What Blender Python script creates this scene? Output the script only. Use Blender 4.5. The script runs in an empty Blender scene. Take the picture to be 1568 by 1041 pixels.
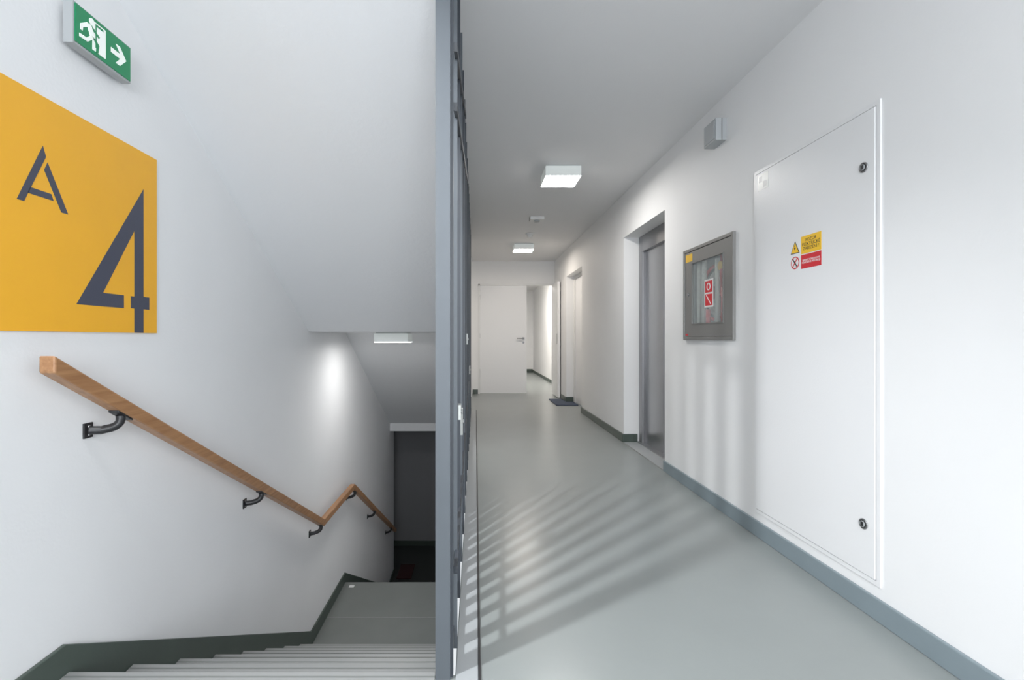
import bpy, math
from mathutils import Vector, Matrix

scene = bpy.context.scene
try:
    scene.view_settings.view_transform = 'Standard'
    scene.view_settings.look = 'None'
    scene.view_settings.exposure = 0.08
    scene.view_settings.gamma = 1.10
except Exception:
    pass

# ------------------------------------------------------------------ materials
def mat(name, color, rough=0.6, metal=0.0, noise=0.0, nscale=8.0, bump=0.0, bscale=60.0,
        spec=0.5, stretch=(1, 1, 1), coat=0.0):
    m = bpy.data.materials.new(name)
    m.use_nodes = True
    nt = m.node_tree
    b = nt.nodes['Principled BSDF']
    b.inputs['Base Color'].default_value = (*color, 1)
    b.inputs['Roughness'].default_value = rough
    b.inputs['Metallic'].default_value = metal
    b.inputs['Specular IOR Level'].default_value = spec
    b.inputs['Coat Weight'].default_value = coat
    tc = nt.nodes.new('ShaderNodeTexCoord')
    mp = nt.nodes.new('ShaderNodeMapping')
    mp.inputs['Scale'].default_value = stretch
    nt.links.new(tc.outputs['Object'], mp.inputs['Vector'])
    if noise > 0:
        n = nt.nodes.new('ShaderNodeTexNoise')
        n.inputs['Scale'].default_value = nscale
        n.inputs['Detail'].default_value = 5
        nt.links.new(mp.outputs['Vector'], n.inputs['Vector'])
        r = nt.nodes.new('ShaderNodeValToRGB')
        r.color_ramp.elements[0].position = 0.3
        r.color_ramp.elements[1].position = 0.7
        r.color_ramp.elements[0].color = (*[c * (1 - noise) for c in color], 1)
        r.color_ramp.elements[1].color = (*[min(1, c * (1 + noise)) for c in color], 1)
        nt.links.new(n.outputs['Fac'], r.inputs['Fac'])
        nt.links.new(r.outputs['Color'], b.inputs['Base Color'])
    if bump > 0:
        n2 = nt.nodes.new('ShaderNodeTexNoise')
        n2.inputs['Scale'].default_value = bscale
        n2.inputs['Detail'].default_value = 3
        nt.links.new(mp.outputs['Vector'], n2.inputs['Vector'])
        bp = nt.nodes.new('ShaderNodeBump')
        bp.inputs['Strength'].default_value = bump
        bp.inputs['Distance'].default_value = 0.01
        nt.links.new(n2.outputs['Fac'], bp.inputs['Height'])
        nt.links.new(bp.outputs['Normal'], b.inputs['Normal'])
    return m

def emis(name, color, strength):
    m = bpy.data.materials.new(name)
    m.use_nodes = True
    b = m.node_tree.nodes['Principled BSDF']
    b.inputs['Base Color'].default_value = (*color, 1)
    b.inputs['Emission Color'].default_value = (*color, 1)
    b.inputs['Emission Strength'].default_value = strength
    return m

M = {}
M['wall'] = mat('painted_plaster', (0.875, 0.88, 0.89), 0.75, noise=0.01, nscale=3, bump=0.06, bscale=90)
M['wallr'] = mat('painted_plaster_smooth', (0.885, 0.883, 0.882), 0.6, noise=0.01, nscale=3, bump=0.04, bscale=70)
M['ceil'] = mat('ceiling_paint', (0.81, 0.805, 0.81), 0.85, bump=0.05, bscale=80)
M['soffit'] = mat('soffit_paint', (0.79, 0.80, 0.815), 0.85, bump=0.14, bscale=40)
M['floor'] = mat('grey_vinyl_floor', (0.245, 0.268, 0.262), 0.28, noise=0.04, nscale=2.5, bump=0.02, bscale=25)
M['tread'] = mat('stair_vinyl', (0.16, 0.17, 0.163), 0.38, noise=0.04, nscale=6)
M['nosing'] = mat('stair_nosing', (0.26, 0.265, 0.26), 0.4)
M['basegreen'] = mat('skirting_dark_green', (0.055, 0.075, 0.062), 0.4, noise=0.05)
M['baselit'] = mat('skirting_green_lit', (0.20, 0.25, 0.275), 0.4, noise=0.03)  # lighter copy of the skirting, near-end light put into the colour
M['steel'] = mat('brushed_steel', (0.46, 0.46, 0.47), 0.32, metal=1.0, noise=0.06, nscale=30, stretch=(1, 20, 0.3))
M['steeldark'] = mat('steel_frame_dark', (0.30, 0.30, 0.31), 0.35, metal=0.9)
M['post'] = mat('grey_powder_coat', (0.078, 0.090, 0.103), 0.5, noise=0.04)
M['bars'] = mat('dark_powder_coat', (0.032, 0.038, 0.048), 0.5, noise=0.03)
M['black'] = mat('black_iron', (0.015, 0.015, 0.017), 0.4)
M['yellow'] = mat('sign_yellow', (0.94, 0.45, 0.022), 0.5, noise=0.015)
M['ink'] = mat('sign_slate_ink', (0.055, 0.06, 0.09), 0.5)
M['green'] = mat('exit_green', (0.0, 0.25, 0.09), 0.35)
M['signwhite'] = emis('exit_white', (0.95, 1.0, 0.96), 0.15)
M['greyplastic'] = mat('grey_plastic', (0.42, 0.44, 0.45), 0.45)
M['whitepaint'] = mat('white_lacquer', (0.86, 0.86, 0.865), 0.35, bump=0.05, bscale=140)
M['whiteplastic'] = mat('white_plastic', (0.8, 0.8, 0.79), 0.4)
M['cabframe'] = mat('cabinet_grey_metal', (0.25, 0.245, 0.235), 0.45, metal=0.35)
M['cabin'] = mat('cabinet_inside', (0.62, 0.66, 0.66), 0.5)
M['red'] = mat('signal_red', (0.65, 0.02, 0.03), 0.4)
M['hose'] = mat('canvas_hose', (0.75, 0.74, 0.70), 0.8, noise=0.1, nscale=60)
M['brass'] = mat('brass', (0.6, 0.42, 0.12), 0.35, metal=0.9)
M['sticker'] = mat('sticker_yellow', (0.95, 0.55, 0.02), 0.4)
M['stickgrey'] = mat('sticker_silver', (0.55, 0.57, 0.55), 0.25)
M['mat'] = mat('doormat_navy', (0.03, 0.045, 0.08), 0.95, noise=0.3, nscale=80)
M['matred'] = mat('doormat_maroon', (0.045, 0.015, 0.015), 0.95, noise=0.3, nscale=80)
M['shadewall'] = mat('lower_wall_shaded', (0.26, 0.26, 0.27), 0.8)  # wall paint darkened, gloom of the unlit lower storey is in the colour
M['shadefloor'] = mat('vinyl_floor_shaded', (0.04, 0.045, 0.04), 0.4)  # vinyl darkened to stand for the missing light downstairs
M['lampbody'] = emis('lamp_body_opal', (0.74, 0.78, 0.76), 0.18)
M['lampglow'] = emis('lamp_diffuser', (1.0, 0.975, 0.94), 62.0)
M['lampglowfar'] = emis('lamp_diffuser_warm', (1.0, 0.90, 0.79), 62.0)
M['lampglowhall'] = emis('lamp_diffuser_hall', (1.0, 0.94, 0.86), 200.0)
M['lampglow2'] = emis('lamp_diffuser_stair', (1.0, 0.99, 0.97), 30.0)
M['trimlight'] = mat('edge_profile_light', (0.36, 0.38, 0.39), 0.4)

# wood
def wood():
    m = bpy.data.materials.new('oak_wood'); m.use_nodes = True
    nt = m.node_tree; b = nt.nodes['Principled BSDF']
    tc = nt.nodes.new('ShaderNodeTexCoord'); mp = nt.nodes.new('ShaderNodeMapping')
    mp.inputs['Rotation'].default_value = (math.radians(29), 0, 0)
    mp.inputs['Scale'].default_value = (60, 3, 60)
    n = nt.nodes.new('ShaderNodeTexNoise'); n.inputs['Scale'].default_value = 1.2; n.inputs['Detail'].default_value = 6
    r = nt.nodes.new('ShaderNodeValToRGB')
    r.color_ramp.elements[0].color = (0.28, 0.125, 0.05, 1); r.color_ramp.elements[0].position = 0.3
    r.color_ramp.elements[1].color = (0.44, 0.225, 0.10, 1); r.color_ramp.elements[1].position = 0.7
    nt.links.new(tc.outputs['Object'], mp.inputs['Vector']); nt.links.new(mp.outputs['Vector'], n.inputs['Vector'])
    nt.links.new(n.outputs['Fac'], r.inputs['Fac']); nt.links.new(r.outputs['Color'], b.inputs['Base Color'])
    b.inputs['Roughness'].default_value = 0.4
    return m
M['wood'] = wood()

def glass():
    m = bpy.data.materials.new('cabinet_glass'); m.use_nodes = True
    nt = m.node_tree; nt.nodes.clear()
    out = nt.nodes.new('ShaderNodeOutputMaterial')
    tr = nt.nodes.new('ShaderNodeBsdfTransparent'); tr.inputs['Color'].default_value = (0.95, 0.97, 0.96, 1)
    p = nt.nodes.new('ShaderNodeBsdfPrincipled'); p.inputs['Base Color'].default_value = (0.66, 0.70, 0.71, 1)
    p.inputs['Roughness'].default_value = 0.1
    tc = nt.nodes.new('ShaderNodeTexCoord'); n = nt.nodes.new('ShaderNodeTexNoise'); n.inputs['Scale'].default_value = 6
    r = nt.nodes.new('ShaderNodeMapRange'); r.inputs['To Min'].default_value = 0.08; r.inputs['To Max'].default_value = 0.42
    mx = nt.nodes.new('ShaderNodeMixShader')
    nt.links.new(tc.outputs['Object'], n.inputs['Vector']); nt.links.new(n.outputs['Fac'], r.inputs['Value'])
    nt.links.new(r.outputs['Result'], mx.inputs['Fac']); nt.links.new(tr.outputs[0], mx.inputs[1]); nt.links.new(p.outputs[0], mx.inputs[2])
    nt.links.new(mx.outputs[0], out.inputs['Surface'])
    return m
M['glass'] = glass()

# ------------------------------------------------------------------ mesh builder
class MB:
    def __init__(self):
        self.v = []; self.f = []; self.m = []; self.mats = []; self.smooth = []
    def mi(self, k):
        if k not in self.mats: self.mats.append(k)
        return self.mats.index(k)
    def add(self, vs, fs, k, smooth=False):
        o = len(self.v); i = self.mi(k)
        self.v += [tuple(p) for p in vs]
        for f in fs:
            self.f.append([o + a for a in f]); self.m.append(i); self.smooth.append(smooth)
    def box(self, x0, x1, y0, y1, z0, z1, k):
        vs = [(x, y, z) for x in (x0, x1) for y in (y0, y1) for z in (z0, z1)]
        fs = [(0, 1, 3, 2), (4, 6, 7, 5), (0, 4, 5, 1), (2, 3, 7, 6), (0, 2, 6, 4), (1, 5, 7, 3)]
        self.add(vs, fs, k); return self
    def prism(self, poly, a0, a1, k, axis='x'):
        n = len(poly)
        def P(p, a):
            if axis == 'x': return (a, p[0], p[1])
            if axis == 'y': return (p[0], a, p[1])
            return (p[0], p[1], a)
        vs = [P(p, a0) for p in poly] + [P(p, a1) for p in poly]
        fs = [list(range(n))[::-1], list(range(n, 2 * n))]
        for i in range(n):
            j = (i + 1) % n
            fs.append((i, j, n + j, n + i))
        self.add(vs, fs, k); return self
    def cyl(self, c, axis, r, h, k, seg=24, r2=None):
        r2 = r if r2 is None else r2
        vs = []
        for s, rr in ((0, r), (h, r2)):
            for i in range(seg):
                a = 2 * math.pi * i / seg
                u, w = rr * math.cos(a), rr * math.sin(a)
                if axis == 'x': vs.append((c[0] + s, c[1] + u, c[2] + w))
                elif axis == 'y': vs.append((c[0] + u, c[1] + s, c[2] + w))
                else: vs.append((c[0] + u, c[1] + w, c[2] + s))
        self.add(vs, [list(range(seg)), list(range(seg, 2 * seg))], k)
        o = len(self.v) - 2 * seg
        for i in range(seg):
            j = (i + 1) % seg
            self.f.append([o + i, o + j, o + seg + j, o + seg + i]); self.m.append(self.mi(k)); self.smooth.append(True)
        return self
    def torus(self, c, axis, R, r, k, seg=40, ring=10):
        vs = []; fs = []
        for i in range(seg):
            a = 2 * math.pi * i / seg
            for j in range(ring):
                b = 2 * math.pi * j / ring
                d = R + r * math.cos(b); h = r * math.sin(b)
                u, w = d * math.cos(a), d * math.sin(a)
                if axis == 'x': vs.append((c[0] + h, c[1] + u, c[2] + w))
                else: vs.append((c[0] + u, c[1] + w, c[2] + h))
        for i in range(seg):
            for j in range(ring):
                i2 = (i + 1) % seg; j2 = (j + 1) % ring
                fs.append((i * ring + j, i2 * ring + j, i2 * ring + j2, i * ring + j2))
        self.add(vs, fs, k, True); return self
    def tube(self, pts, r, k, ring=10):
        pts = [Vector(p) for p in pts]; vs = []; n = len(pts)
        for i, p in enumerate(pts):
            t = (pts[min(i + 1, n - 1)] - pts[max(i - 1, 0)]).normalized()
            up = Vector((0, 1, 0)) if abs(t.y) < 0.9 else Vector((1, 0, 0))
            a = t.cross(up).normalized(); b = t.cross(a).normalized()
            for j in range(ring):
                q = 2 * math.pi * j / ring
                vs.append(p + a * (r * math.cos(q)) + b * (r * math.sin(q)))
        fs = [list(range(ring)), list(range((n - 1) * ring, n * ring))]
        for i in range(n - 1):
            for j in range(ring):
                j2 = (j + 1) % ring
                fs.append((i * ring + j, i * ring + j2, (i + 1) * ring + j2, (i + 1) * ring + j))
        self.add(vs, fs, k, True); return self
    def obj(self, name, bevel=0.0, parent=None):
        me = bpy.data.meshes.new(name)
        me.from_pydata(self.v, [], self.f)
        for k in self.mats: me.materials.append(M[k])
        for i, p in enumerate(me.polygons):
            p.material_index = self.m[i]; p.use_smooth = self.smooth[i]
        me.update()
        import bmesh
        bm = bmesh.new(); bm.from_mesh(me)
        bmesh.ops.recalc_face_normals(bm, faces=bm.faces)
        bm.to_mesh(me); bm.free()
        o = bpy.data.objects.new(name, me)
        scene.collection.objects.link(o)
        if bevel > 0:
            b = o.modifiers.new('bevel', 'BEVEL'); b.width = bevel; b.segments = 2; b.limit_method = 'ANGLE'
            b.angle_limit = math.radians(50)
        if parent: o.parent = parent
        return o

def wall_grid(u0, u1, w0, w1, holes):
    """rectangles tiling [u0,u1]x[w0,w1] minus holes (u0,u1,w0,w1)"""
    us = sorted({u0, u1, *[h[0] for h in holes], *[h[1] for h in holes]})
    out = []
    for a, b in zip(us[:-1], us[1:]):
        cur = w0
        hs = sorted([(h[2], h[3]) for h in holes if h[0] <= a and h[1] >= b])
        for (c, d) in hs:
            if c > cur: out.append((a, b, cur, c))
            cur = d
        if cur < w1: out.append((a, b, cur, w1))
    return out

XL, XR, ZC = -1.23, 1.43, 2.39
YB, YF = -2.5, 8.72
ZL = -2.56
# ------------------------------------------------------------------ shell
# right wall with openings: hose cabinet, lift, flat door
wr = MB()
for a, b, c, d in wall_grid(YB, YF, 0, ZC, [(2.70, 3.24, 1.04, 1.54), (3.65, 4.66, 0, 1.97), (6.49, 7.6, 0, 1.97)]):
    wr.box(XR, XR + 0.30, a, b, c, d, 'wallr')
wr.obj('wall_right')

wl = MB()
wl.box(XL - 0.2, XL, YB, 7.28, ZL, 3.7, 'wall')
wl.box(XL - 0.2, XL, 7.28, 8.5, -0.17, 3.7, 'wall')
wl.obj('wall_left')

wb = MB()   # wall with the double door at the corridor end
for a, b, c, d in wall_grid(-0.10, XR + 0.30, 0, ZC, [(0.05, 1.41, 0, 1.98)]):
    wb.box(a, b, YF, YF + 0.12, c, d, 'wallr')
wb.obj('wall_back')

ws = MB()   # wall closing the stairwell
ws.box(XL, -0.10, 8.3, 8.5, -0.17, 3.7, 'wall')
ws.box(-2.8, -0.10, 8.3, 8.5, ZL, -0.17, 'shadewall')
ws.box(-2.8, -2.6, 7.1, 8.3, ZL, -0.17, 'shadewall')
ws.box(-2.6, XL - 0.2, 7.1, 7.28, ZL, -0.17, 'shadewall')
ws.obj('wall_stairwell_end')

wu = MB()
wu.box(-0.10, -0.06, 1.435, 8.5, ZL, -0.17, 'wall')
wu.box(-0.10, -0.06, 1.2, 8.5, 2.56, 3.7, 'wall')
wu.box(XL, -0.06, 1.0, 1.2, 2.56, 3.7, 'wall')
wu.box(-0.10, -0.06, 8.3, YF, 0, ZC, 'wallr')
wu.obj('wall_stairwell_side')

wn = MB()   # wall behind the camera with window opening
for a, b, c, d in wall_grid(XL - 0.2, XR + 0.3, 0, ZC, [(-0.7, 1.1, 0.8, 2.15)]):
    wn.box(a, b, YB - 0.2, YB, c, d, 'wall')
wn.obj('wall_front')
wf = MB()
for x0, x1 in ((-0.7, -0.64), (1.04, 1.1), (0.17, 0.23)):
    wf.box(x0, x1, YB - 0.12, YB - 0.06, 0.8, 2.15, 'whiteplastic')
for z0, z1 in ((0.8, 0.86), (2.09, 2.15)):
    wf.box(-0.64, 1.04, YB - 0.12, YB - 0.06, z0, z1, 'whiteplastic')
wf.obj('window_1', 0.004)

fl = MB()
fl.box(XL, 1.75, YB, 1.435, -0.17, 0, 'floor')
fl.box(-0.06, 1.75, 1.435, YF, -0.17, 0, 'floor')
fl.box(XL, -0.06, 6.95, 8.3, -0.17, 0, 'floor')
fl.box(-0.3, 2.2, YF, 14.4, -0.17, 0, 'floor')
fl.obj('floor')
lf = MB()
lf.box(-2.8, -0.10, 6.2, 8.5, ZL - 0.17, ZL, 'shadefloor')
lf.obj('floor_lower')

ce = MB()
ce.box(XL, 1.75, YB, 1.29, ZC, 2.56, 'ceil')
ce.box(-0.10, 1.75, 1.29, YF + 0.12, ZC, 2.56, 'ceil')
ce.box(-0.3, 2.2, YF + 0.12, 14.4, ZC, 2.56, 'ceil')
ce.box(XL - 0.2, -0.06, 1.0, 8.5, 3.7, 3.85, 'ceil')
ce.box(-2.8, XL, 7.1, 8.5, -0.17, -0.05, 'ceil')
ce.obj('ceiling')

# corridor behind the double door
wc = MB()
wc.box(-0.3, -0.1, YF + 0.12, 14.2, 0, ZC, 'wallr')
wc.box(1.70, 1.9, YF + 0.12, 14.2, 0, ZC, 'wallr')
wc.box(-0.3, 1.9, 14.2, 14.4, 0, ZC, 'wallr')
wc.obj('wall_hallway')
bh = MB()
bh.box(1.685, 1.70, YF + 0.12, 14.2, 0, 0.07, 'basegreen')
bh.box(-0.1, 1.685, 14.185, 14.2, 0, 0.10, 'basegreen')
bh.obj('baseboard_hallway', 0.003)

# baseboards
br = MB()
br.box(XR - 0.014, XR, YB, 3.65, 0, 0.08, 'baselit')
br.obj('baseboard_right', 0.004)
br = MB()
br.box(XR - 0.014, XR, 4.66, 6.49, 0, 0.08, 'basegreen')
br.box(XR - 0.014, 1.56, 4.646, 4.66, 0, 0.08, 'basegreen')
br.box(XR - 0.014, XR, 7.6, 8.0, 0, 0.08, 'basegreen')
br.box(XR - 0.014, 1.54, 7.586, 7.6, 0, 0.08, 'basegreen')
br.box(XR - 0.014, 1.54, 6.49, 6.504, 0, 0.08, 'basegreen')
br.obj('baseboard_right', 0.004)
bk = MB()
bk.box(-0.05, 0.045, YF - 0.014, YF, 0, 0.08, 'basegreen')
bk.obj('baseboard_back', 0.003)
bl = MB()
bl.prism([(YB, 0), (YB, 0.09), (1.438, 0.09), (3.6, -1.18), (4.53, -1.195), (6.75, -2.46), (7.28, -2.46),
          (7.28, ZL), (6.42, ZL), (4.45, -1.36), (3.3, -1.36), (1.435, -0.2), (1.435, 0)], XL, XL + 0.014, 'basegreen')
bl.box(-2.6, -0.10, 8.286, 8.3, ZL, ZL + 0.09, 'basegreen')
bl.obj('baseboard_left', 0.003)

# edge profile between floor and grille
tr = MB()
tr.box(-0.058, 0.008, 1.40, 6.7, 0, 0.006, 'trimlight')
tr.box(0.008, 0.016, 1.40, 6.7, 0, 0.009, 'black')
tr.obj('trim_floor_edge', 0.001)

# ------------------------------------------------------------------ stairs
def steps(y0, z0, n, t=0.272, r=0.16):
    pts = []
    for i in range(n):
        pts += [(y0 + t * i, z0 - r * i), (y0 + t * i, z0 - r * (i + 1))]
    return pts
s = MB()
prof = steps(1.435, 0, 8) + steps(4.52, -1.28, 8)
low = [(6.424, ZL - 0.15), (6.2, ZL - 0.15), (4.4, -1.5), (3.3, -1.5), (1.435, -0.36)]
s.prism(prof + low, XL + 0.014, -0.118, 'tread')
for y0, z0 in ((1.435, 0.0), (4.52, -1.28)):
    for i in range(8):
        y, z = y0 + 0.272 * i, z0 - 0.16 * i
        if y0 < 4 or i:
            s.box(XL + 0.016, -0.119, y - 0.030, y + 0.008, z - 0.018, z + 0.004, 'nosing')
            s.box(XL + 0.016, -0.119, y - 0.016, y - 0.010, z + 0.004, z + 0.0055, 'tread')
s.box(XL + 0.016, -0.119, 3.944, 3.950, -1.28, -1.2785, 'nosing')
s.box(-1.16, -1.115, 4.42, 4.46, -1.28, -1.276, 'whiteplastic')
s.obj('staircase', 0.002)

u = MB()   # flight overhead, seen from below
top = steps(1.435, 2.56, 8) + steps(4.80, 1.28, 8)
u.prism([(1.292, 2.56)] + top + [(6.95, 0), (6.95, -0.22), (4.58, 1.05), (3.57, 1.05), (1.292, 2.39)],
        XL, -0.118, 'soffit')
u.obj('staircase_upper')
bm_ = MB()
bm_.box(XL, -0.10, 6.95, 7.12, -0.335, -0.17, 'wall')
bm_.obj('trim_ceiling_beam', 0.004)

# ------------------------------------------------------------------ grille
g = MB()
g.box(-0.117, -0.074, 1.415, 1.46, -0.6, ZC, 'post')
g.box(-0.074, -0.066, 1.425, 1.45, 0.0, ZC, 'bars')
g.box(-0.108, -0.064, 6.50, 6.55, 0.006, ZC, 'post')
g.box(-0.105, -0.068, 1.46, 6.5, 0.04, 0.08, 'bars')
g.box(-0.105, -0.068, 1.46, 6.5, ZC - 0.07, ZC - 0.03, 'bars')
y = 1.55; kk = 0
while y < 6.48:
    xe = -0.058 if kk % 3 == 0 else -0.068
    g.box(-0.104, xe, y, y + 0.014, 0.006, ZC - 0.03, 'post' if kk % 6 == 0 else 'bars')
    y += 0.1; kk += 1
# inclined flats on the corridor side
def flat(ya, za, yb, zb, w=0.012):
    L = math.hypot(yb - ya, zb - za); ny, nz = -(zb - za) / L * w, (yb - ya) / L * w
    g.prism([(ya - ny, za - nz), (yb - ny, zb - nz), (yb + ny, zb + nz), (ya + ny, za + nz)], -0.066, -0.055, 'bars')
flat(1.46, 1.88, 2.9, 2.33); flat(1.46, 1.70, 4.2, 2.30); flat(1.46, 0.30, 4.2, 0.62)
for (yy, zz, hh) in ((1.9, 0.62, 0.10), (1.66, 0.72, 0.05), (3.2, 0.96, 0.07), (4.6, 0.66, 0.08)):
    g.box(-0.060, -0.050, yy, yy + 0.05, zz, zz + hh, 'stickgrey')
    g.cyl((-0.050, yy + 0.025, zz + hh / 2), 'x', 0.008, 0.005, 'steel', 12)
g.obj('stair_grille', 0.0)

# ------------------------------------------------------------------ handrail
rail = bpy.data.objects.new('handrail', None); scene.collection.objects.link(rail)
r = MB()
pl = [(1.308, 0.930), (3.653, -0.392), (4.566, -0.400), (6.98, -1.772)]
h = 0.024
topp = [(pl[0][0], pl[0][1] + h), (pl[1][0] + 0.006, pl[1][1] + h), (pl[2][0] + 0.006, pl[2][1] + h), (pl[3][0], pl[3][1] + h)]
botp = [(pl[0][0], pl[0][1] - h), (pl[1][0] - 0.006, pl[1][1] - h), (pl[2][0] - 0.006, pl[2][1] - h), (pl[3][0], pl[3][1] - h)]
for i in range(3):
    r.prism([topp[i], topp[i + 1], botp[i + 1], botp[i]], -1.183, -1.138, 'wood')
r.obj('oak_rail', 0.005, rail)
def railz(y):
    for (a, za), (b, zb) in zip(pl[:-1], pl[1:]):
        if a <= y <= b: return za + (zb - za) * (y - a) / (b - a)
for i, yb in enumerate((1.53, 2.57, 3.58, 4.60, 5.5, 6.6)):
    zr = railz(yb + 0.05) - h
    b = MB()
    zp = zr - 0.044
    b.box(XL, XL + 0.006, yb - 0.018, yb + 0.018, zp - 0.024, zp + 0.024, 'black')
    b.cyl((XL + 0.006, yb, zp + 0.013), 'x', 0.004, 0.003, 'steel', 10)
    b.cyl((XL + 0.006, yb, zp - 0.013), 'x', 0.004, 0.003, 'steel', 10)
    pts = [(XL + 0.004, yb, zp), (XL + 0.03, yb + 0.02, zp - 0.003)]
    for k in range(6):
        a = math.radians(90 * k / 5)
        pts.append((XL + 0.04 + 0.030 * math.sin(a), yb + 0.025 + 0.025 * math.sin(a), zp + 0.026 * (1 - math.cos(a))))
    pts.append((XL + 0.070, yb + 0.05, zr - 0.004))
    b.tube(pts, 0.0135, 'black')
    b.prism([(yb + 0.02, railz(yb + 0.02) - h), (yb + 0.085, railz(min(yb + 0.085, 6.98)) - h),
             (yb + 0.085, railz(min(yb + 0.085, 6.98)) - h - 0.007), (yb + 0.02, railz(yb + 0.02) - h - 0.007)],
            XL + 0.052, XL + 0.086, 'black')
    b.obj('bracket_%d' % (i + 1), 0.0015, rail)

# ------------------------------------------------------------------ signs
sg = MB()
XS = XL + 0.006
sg.box(XL, XS, 1.19, 1.857, 1.02, 1.685, 'yellow')
XI = XS + 0.0008
sg.prism([(1.289, 1.372), (1.367, 1.545), (1.377, 1.517), (1.310, 1.372)], XS, XI, 'ink')
sg.prism([(1.371, 1.478), (1.382, 1.503), (1.452, 1.372), (1.428, 1.372)], XS, XI, 'ink')
sg.prism([(1.320, 1.398), (1.328, 1.416), (1.394, 1.416), (1.402, 1.398)], XS, XI, 'ink')
sg.prism([(1.482, 1.105), (1.781, 1.549), (1.781, 1.462), (1.588, 1.150), (1.682, 1.150), (1.682, 1.105)], XS, XI, 'ink')
sg.prism([(1.734, 1.0205), (1.781, 1.0205), (1.781, 1.549), (1.734, 1.478)], XS, XI + 0.0003, 'ink')
sg.box(XS, XI, 1.781, 1.813, 1.107, 1.153, 'ink')
sg.box(XS, XI, 1.716, 1.734, 1.107, 1.150, 'ink')
sg.obj('floor_number_sign')

ex = MB()
y0, z0, L, H = 1.428, 1.880, 0.228, 0.113
ex.box(XL, XL + 0.020, y0 + 0.02, y0 + L - 0.02, z0 + 0.01, z0 + H - 0.01, 'greyplastic')
ex.box(XL + 0.016, XL + 0.045, y0 - 0.005, y0 + L + 0.004, z0 - 0.007, z0 + H + 0.004, 'greyplastic')
xf = XL + 0.048
ex.box(XL + 0.045, xf, y0, y0 + L, z0, z0 + H, 'green')
def P(pts, k='signwhite', d=0.0008):
    ex.prism([(y0 + a * 0.95, z0 + b * 0.98) for a, b in pts], xf, xf + d, k)
P([(0.146, 0.050), (0.146, 0.066), (0.200, 0.066), (0.200, 0.050)])
P([(0.168, 0.090), (0.188, 0.090), (0.218, 0.058), (0.188, 0.026), (0.168, 0.026), (0.196, 0.058)])
# white doorway with a green runner crossing its edge
P([(0.066, 0.012), (0.122, 0.012), (0.122, 0.104), (0.066, 0.104)])
P([(0.078, 0.024), (0.112, 0.024), (0.112, 0.100), (0.078, 0.100)], 'green', 0.0012)
P([(0.083, 0.012), (0.112, 0.012), (0.112, 0.092), (0.083, 0.092)], 'signwhite', 0.0015)
ex.cyl((xf, y0 + 0.060, z0 + 0.094), 'x', 0.0105, 0.0019, 'signwhite', 16)
for dd, grow, kk_ in ((0.0017, 0.0, 'signwhite'),):
    P([(0.042, 0.082), (0.060, 0.084), (0.078, 0.050), (0.058, 0.044)], kk_, dd)
    P([(0.044, 0.083), (0.050, 0.072), (0.028, 0.058), (0.018, 0.064)], kk_, dd)
    P([(0.018, 0.064), (0.028, 0.062), (0.026, 0.046), (0.018, 0.046)], kk_, dd)
    P([(0.060, 0.052), (0.070, 0.046), (0.046, 0.024), (0.014, 0.022), (0.014, 0.032), (0.042, 0.034)], kk_, dd)
    P([(0.062, 0.084), (0.064, 0.073), (0.092, 0.058), (0.096, 0.066)], 'green', dd)
    P([(0.062, 0.052), (0.078, 0.050), (0.094, 0.038), (0.090, 0.012), (0.080, 0.012), (0.082, 0.034)], 'green', dd)
ex.obj('exit_sign', 0.0)

# ------------------------------------------------------------------ lamps
def lamp(cx, cy, zc, glow, w=0.285, hh=0.09):
    l = MB()
    l.box(cx - w / 2 + 0.012, cx + w / 2 - 0.012, cy - w / 2 + 0.012, cy + w / 2 - 0.012, zc - 0.02, zc, 'greyplastic')
    l.box(cx - w / 2, cx + w / 2, cy - w / 2, cy + w / 2, zc - hh + 0.003, zc - 0.008, 'lampbody')
    l.box(cx - w / 2 + 0.003, cx + w / 2 - 0.003, cy - w / 2 + 0.003, cy + w / 2 - 0.003, zc - hh, zc - hh + 0.003, glow)
    return l.obj('ceiling_lamp', 0.0)
lamp(0.705, 4.01, ZC, 'lampglow')
lamp(0.71, 7.19, ZC, 'lampglowfar')
lamp(-0.71, 4.20, 1.05, 'lampglow2', hh=0.085)
lamp(0.9, 10.6, ZC, 'lampglowhall')
lamp(0.4, -0.9, ZC, 'lampglow')

sd = MB()
sd.box(0.625, 0.785, 5.5, 5.62, ZC - 0.035, ZC, 'whiteplastic')
sd.cyl((0.705, 5.56, ZC - 0.05), 'z', 0.035, 0.02, 'greyplastic')
sd.obj('motion_sensor', 0.004)
sd = MB()
sd.cyl((0.72, 6.40, ZC - 0.022), 'z', 0.055, 0.022, 'whiteplastic')
sd.cyl((0.72, 6.40, ZC - 0.06), 'z', 0.028, 0.04, 'whiteplastic', r2=0.04)
sd.obj('smoke_detector')

# unseen spot and housing, added by the stair top to cast the grille shadows
dl = MB()
dl.cyl((-1.05, 0.75, ZC - 0.04), 'z', 0.06, 0.04, 'greyplastic')
dl.obj('stripe_spot_housing')
pd = bpy.data.lights.new('stripe_spot', 'SPOT'); pd.energy = 230; pd.shadow_soft_size = 0.045; pd.color = (0.94, 0.97, 1.0)
pd.spot_size = math.radians(82); pd.spot_blend = 0.9
po = bpy.data.objects.new('stripe_spot', pd); po.location = (-1.05, 0.75, ZC - 0.10)
po.rotation_euler = (Vector((0.40, 1.95, 0.05)) - Vector(po.location)).to_track_quat('-Z', 'Y').to_euler()
scene.collection.objects.link(po)

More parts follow.
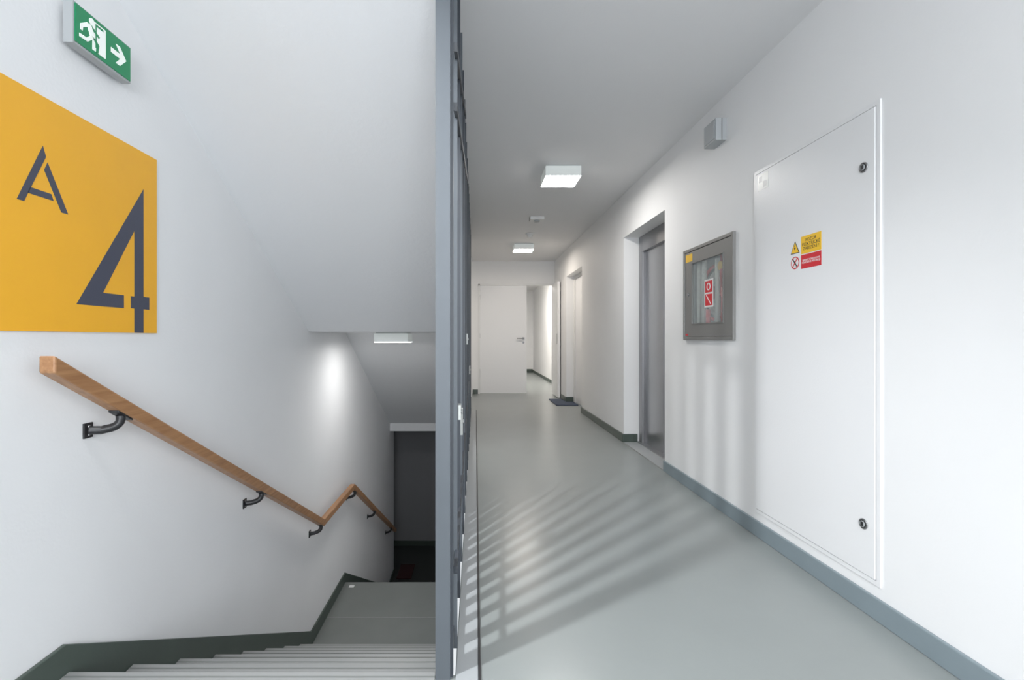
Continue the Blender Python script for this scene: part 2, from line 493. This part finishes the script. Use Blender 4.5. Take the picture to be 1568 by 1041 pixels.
# grey wall box near the ceiling
sb = MB()
sb.box(XR - 0.063, XR, 2.75, 2.89, 2.13, 2.255, 'greyplastic')
sb.box(XR - 0.067, XR - 0.063, 2.762, 2.878, 2.142, 2.243, 'greyplastic')
sb.box(XR - 0.030, XR - 0.025, 2.748, 2.75, 2.13, 2.255, 'cabframe')
sb.obj('emergency_siren', 0.004)

# ------------------------------------------------------------------ electrical panel
ep = bpy.data.objects.new('electrical_panel', None); scene.collection.objects.link(ep)
e = MB()
ya, yb_, za, zb = 1.72, 2.45, 0.14, 1.825
fw = 0.02
e.box(XR - 0.006, XR, ya - fw, ya - 0.003, za - fw, zb + fw, 'whitepaint')
e.box(XR - 0.006, XR, yb_ + 0.003, yb_ + fw, za - fw, zb + fw, 'whitepaint')
e.box(XR - 0.006, XR, ya - 0.003, yb_ + 0.003, zb + 0.003, zb + fw, 'whitepaint')
e.box(XR - 0.006, XR, ya - 0.003, yb_ + 0.003, za - fw, za - 0.003, 'whitepaint')
e.box(XR - 0.001, XR, ya - 0.003, yb_ + 0.003, za - 0.003, zb + 0.003, 'cabframe')
e.obj('panel_frame', 0.001, ep)
e = MB()
e.box(XR - 0.009, XR - 0.001, ya, yb_, za, zb, 'whitepaint')
e.obj('panel_leaf', 0.0015, ep)
e = MB()
xo = XR - 0.009
for zz in (1.625, 0.322):
    e.cyl((xo - 0.004, 1.768, zz), 'x', 0.019, 0.004, 'steel', 24)
    e.cyl((xo - 0.005, 1.768, zz), 'x', 0.0145, 0.001, 'black', 24)
    e.cyl((xo - 0.007, 1.768, zz), 'x', 0.011, 0.002, 'greyplastic', 24)
    e.box(xo - 0.008, xo - 0.007, 1.762, 1.774, zz - 0.008, zz + 0.008, 'black')
e.obj('locks', 0, ep)
e = MB()
e.box(xo - 0.0008, xo, 1.985, 2.108, 1.366, 1.442, 'sticker')
e.box(xo - 0.0008, xo, 1.985, 2.108, 1.302, 1.362, 'red')
e.prism([(2.118, 1.376), (2.178, 1.376), (2.148, 1.432)], xo - 0.0006, xo, 'black')
e.prism([(2.124, 1.3795), (2.172, 1.3795), (2.148, 1.425)], xo - 0.001, xo, 'sticker')
e.prism([(2.146, 1.384), (2.154, 1.402), (2.149, 1.402), (2.152, 1.416), (2.142, 1.398), (2.148, 1.398)], xo - 0.0014, xo, 'black')
e.cyl((xo - 0.0006, 2.148, 1.335), 'x', 0.028, 0.0006, 'red', 28)
e.cyl((xo - 0.001, 2.148, 1.335), 'x', 0.023, 0.001, 'whiteplastic', 28)
e.prism([(2.130, 1.351), (2.134, 1.355), (2.166, 1.319), (2.162, 1.315)], xo - 0.0014, xo, 'red')
e.prism([(2.132, 1.319), (2.136, 1.315), (2.164, 1.351), (2.160, 1.355)], xo - 0.0014, xo, 'black')
e.box(xo - 0.0008, xo, 2.345, 2.43, 1.735, 1.815, 'stickgrey')
e.box(xo - 0.0012, xo, 2.355, 2.385, 1.745, 1.775, 'whiteplastic')
e.box(xo - 0.0012, xo, 2.395, 2.42, 1.775, 1.805, 'whiteplastic')
e.obj('warning_stickers', 0, ep)
def wall_text(txt, size, yc, zc, key, x, parent, name, off=0.0004):
    c = bpy.data.curves.new(name, 'FONT'); c.body = txt; c.size = size; c.align_x = 'CENTER'; c.align_y = 'CENTER'
    c.extrude = 0.0002; c.offset = off; c.space_line = 0.9
    o = bpy.data.objects.new(name, c); scene.collection.objects.link(o)
    c.materials.append(M[key]); o.parent = parent
    o.matrix_world = Matrix(((0, 0, -1, x), (-1, 0, 0, yc), (0, 1, 0, zc), (0, 0, 0, 1)))
    return o
wall_text('POZOR\nELEKTRICKÉ\nZAŘÍZENÍ !', 0.020, 2.046, 1.405, 'black', xo - 0.001, ep, 'sticker_text_top', 0.0)
wall_text('NEHAS VODOU ANI\nPĚNOVÝMI PŘÍSTROJI', 0.0115, 2.046, 1.332, 'whiteplastic', xo - 0.001, ep, 'sticker_text_bottom', 0.0)

# ------------------------------------------------------------------ fire hose cabinet
fc = bpy.data.objects.new('fire_hose_cabinet', None); scene.collection.objects.link(fc)
c = MB()
ya, yb_, za, zb = 2.652, 3.286, 0.99, 1.59
xo = XR - 0.018
c.box(xo, XR, ya, ya + 0.02, za, zb, 'cabframe')
c.box(xo, XR, yb_ - 0.02, yb_, za, zb, 'cabframe')
c.box(xo, XR, ya + 0.02, yb_ - 0.02, za, za + 0.02, 'cabframe')
c.box(xo, XR, ya + 0.02, yb_ - 0.02, zb - 0.02, zb, 'cabframe')
c.obj('outer_frame', 0.002, fc)
c = MB()
xd = XR - 0.014
wy0, wy1, wz0, wz1 = 2.765, 3.160, 1.095, 1.488
for a in ((ya + 0.023, wy0, za + 0.023, zb - 0.023), (wy1, yb_ - 0.023, za + 0.023, zb - 0.023),
          (wy0, wy1, za + 0.023, wz0), (wy0, wy1, wz1, zb - 0.023)):
    c.box(xd, XR - 0.002, a[0], a[1], a[2], a[3], 'cabframe')
for a in ((wy0 - 0.006, wy0, wz0 - 0.006, wz1 + 0.006), (wy1, wy1 + 0.006, wz0 - 0.006, wz1 + 0.006),
          (wy0, wy1, wz0 - 0.006, wz0), (wy0, wy1, wz1, wz1 + 0.006)):
    c.box(xd - 0.003, xd, a[0], a[1], a[2], a[3], 'cabframe')
c.cyl((xd - 0.006, 3.215, 1.29), 'x', 0.012, 0.006, 'steel', 18)
c.box(xd - 0.001, xd, 3.155, 3.25, 1.505, 1.555, 'sticker')
c.box(xd - 0.001, xd, 3.215, 3.255, 1.018, 1.03, 'red')
c.obj('door_frame', 0, fc)
c = MB()
c.box(XR - 0.010, XR - 0.006, wy0, wy1, wz0, wz1, 'glass')
c.obj('glass_pane', 0, fc)
c = MB()
c.box(1.66, 1.68, 2.70, 3.24, 1.04, 1.54, 'cabin')
for a in ((2.70, 2.705, 1.04, 1.54), (3.235, 3.24, 1.04, 1.54), (2.70, 3.24, 1.04, 1.045), (2.70, 3.24, 1.535, 1.54)):
    c.box(XR, 1.66, a[0], a[1], a[2], a[3], 'cabin')
c.obj('inner_box', 0, fc)
c = MB()
c.torus((1.62, 2.96, 1.29), 'x', 0.19, 0.014, 'red')
c.torus((1.47, 2.96, 1.28), 'x', 0.165, 0.010, 'red')
for k in range(4):
    for q in range(3):
        c.torus((1.49 + 0.028 * q, 2.96, 1.28), 'x', 0.055 + 0.026 * k, 0.013, 'hose', 32, 8)
c.cyl((1.46, 2.96, 1.28), 'x', 0.04, 0.15, 'red')
# flat hose folds and valves hanging behind the glass
for i, (yy, k, rr, zt, zbm) in enumerate(((3.14, 'hose', 0.014, 1.50, 1.10), (3.07, 'hose', 0.016, 1.50, 1.10),
                                    (2.90, 'hose', 0.016, 1.48, 1.07), (2.85, 'red', 0.012, 1.50, 1.25), (2.82, 'red', 0.020, 1.30, 1.07),
                                    (2.79, 'sticker', 0.018, 1.50, 1.34), (3.02, 'red', 0.014, 1.18, 1.07))):
    c.tube([(1.455, yy, zt), (1.450, yy - 0.008, (zt + zbm) / 2), (1.455, yy + 0.004, zbm)], rr, k)
c.cyl((1.44, 2.85, 1.43), 'x', 0.025, 0.03, 'sticker')
c.obj('hose_reel', 0, fc)
c = MB()
xs = XR - 0.011
dy = -0.035
c.box(xs, xs + 0.0008, 2.92 + dy, 3.03 + dy, 1.19, 1.36, 'whiteplastic')
c.box(xs - 0.0006, xs, 2.93 + dy, 3.02 + dy, 1.28, 1.35, 'red')
c.torus((xs - 0.0008, 2.975 + dy, 1.315), 'x', 0.020, 0.003, 'whiteplastic', 24, 6)
c.box(xs - 0.0006, xs, 2.93 + dy, 3.02 + dy, 1.20, 1.27, 'red')
c.prism([(2.942 + dy, 1.206), (2.952 + dy, 1.206), (3.008 + dy, 1.264), (2.998 + dy, 1.264)], xs - 0.001, xs, 'whiteplastic')
c.obj('hose_pictogram', 0, fc)

# ------------------------------------------------------------------ elevator
el = MB()
x0 = 1.575
el.box(x0, x0 + 0.10, 3.65, 3.74, 0, 1.97, 'steeldark')
el.box(x0, x0 + 0.10, 4.57, 4.66, 0, 1.97, 'steeldark')
el.box(x0, x0 + 0.10, 3.74, 4.57, 1.82, 1.97, 'steeldark')
el.box(x0 + 0.005, x0 + 0.012, 4.555, 4.575, 0.01, 1.83, 'steel')
el.box(x0 + 0.045, x0 + 0.065, 3.74, 4.15, 0.01, 1.82, 'steel')
el.box(x0 + 0.035, x0 + 0.055, 4.145, 4.57, 0.01, 1.82, 'steel')
el.box(x0 - 0.02, x0 + 0.10, 3.66, 4.65, 0, 0.012, 'steel')
el.obj('elevator_door', 0.003)
th = MB()
th.box(XR - 0.005, x0 - 0.02, 3.655, 4.64, 0, 0.004, 'trimlight')
th.box(XR - 0.012, XR - 0.005, 3.655, 4.64, 0, 0.006, 'nosing')
th.obj('trim_elevator_threshold')

# ------------------------------------------------------------------ doors
def handle(m, x, y, z, dirx):
    m.box(x - 0.02, x + 0.02, y - 0.008, y, z - 0.02, z + 0.02, 'steeldark')
    m.tube([(x, y - 0.004, z), (x, y - 0.045, z), (x + dirx * 0.02, y - 0.055, z), (x + dirx * 0.12, y - 0.055, z)], 0.010, 'steeldark')
    m.cyl((x, y - 0.008, z - 0.075), 'y', 0.02, 0.008, 'steeldark')
    m.box(x - 0.004, x + 0.004, y - 0.010, y - 0.008, z - 0.085, z - 0.067, 'black')
d1 = MB()
d1.box(0.085, 0.925, YF + 0.005, YF + 0.05, 0.012, 1.955, 'whitepaint')
handle(d1, 0.865, YF + 0.005, 1.0, -1)
for zz in (0.3, 1.0, 1.7):
    d1.cyl((0.078, YF + 0.0, zz), 'z', 0.008, 0.09, 'steel', 12)
d1.box(0.05, 0.082, YF - 0.012, YF + 0.10, 0, 1.98, 'whiteplastic')
d1.box(0.05, 1.41, YF - 0.012, YF + 0.10, 1.958, 1.985, 'whiteplastic')
d1.obj('door_1', 0.003)
d2 = MB()
d2.box(1.370, 1.412, 8.06, 8.70, 0.012, 1.955, 'whitepaint')
d2.box(1.366, 1.370, 8.10, 8.14, 0.9, 1.08, 'steel')
d2.obj('door_2', 0.002)
d3 = MB()
d3.box(1.56, 1.60, 6.57, 7.52, 0.01, 1.92, 'whitepaint')
d3.box(1.545, 1.60, 6.49, 6.57, 0, 1.97, 'whiteplastic')
d3.box(1.545, 1.60, 7.52, 7.60, 0, 1.97, 'whiteplastic')
d3.box(1.545, 1.60, 6.57, 7.52, 1.92, 1.97, 'whiteplastic')
d3.tube([(1.56, 6.66, 1.0), (1.51, 6.66, 1.0), (1.51, 6.78, 1.0)], 0.009, 'steel')
d3.obj('door_3', 0.003)

dm = MB()
dm.box(1.20, 1.41, 7.18, 7.90, 0, 0.012, 'mat')
dm.box(1.41, 1.53, 7.18, 7.57, 0, 0.012, 'mat')
dm.obj('doormat', 0.002)
dm = MB()
dm.box(-1.17, -0.95, 7.15, 7.6, ZL, ZL + 0.012, 'matred')
dm.obj('doormat', 0.002)

# ------------------------------------------------------------------ daylight
w = bpy.data.worlds.new('sky'); scene.world = w; w.use_nodes = True
bg = w.node_tree.nodes['Background']; bg.inputs['Color'].default_value = (0.75, 0.85, 1, 1); bg.inputs['Strength'].default_value = 1.5
al = bpy.data.lights.new('window_daylight', 'AREA'); al.shape = 'RECTANGLE'; al.size = 1.6; al.size_y = 1.2; al.energy = 85
al.color = (0.90, 0.95, 1.0)
ao = bpy.data.objects.new('window_daylight', al); ao.location = (0.2, YB - 0.03, 1.47); ao.rotation_euler = (math.radians(90), 0, 0)
scene.collection.objects.link(ao)

# ------------------------------------------------------------------ camera
cd = bpy.data.cameras.new('camera'); cam = bpy.data.objects.new('camera', cd); scene.collection.objects.link(cam)
cam.location = (0, 0, 1.0); cam.rotation_euler = (math.radians(90), 0, 0)
cd.sensor_width = 36; cd.lens = 740 / 1568 * 36
cd.shift_x = (784 - 728) / 1568
cd.shift_y = -(520.5 - 518) / 1568
cd.clip_start = 0.05
scene.camera = cam
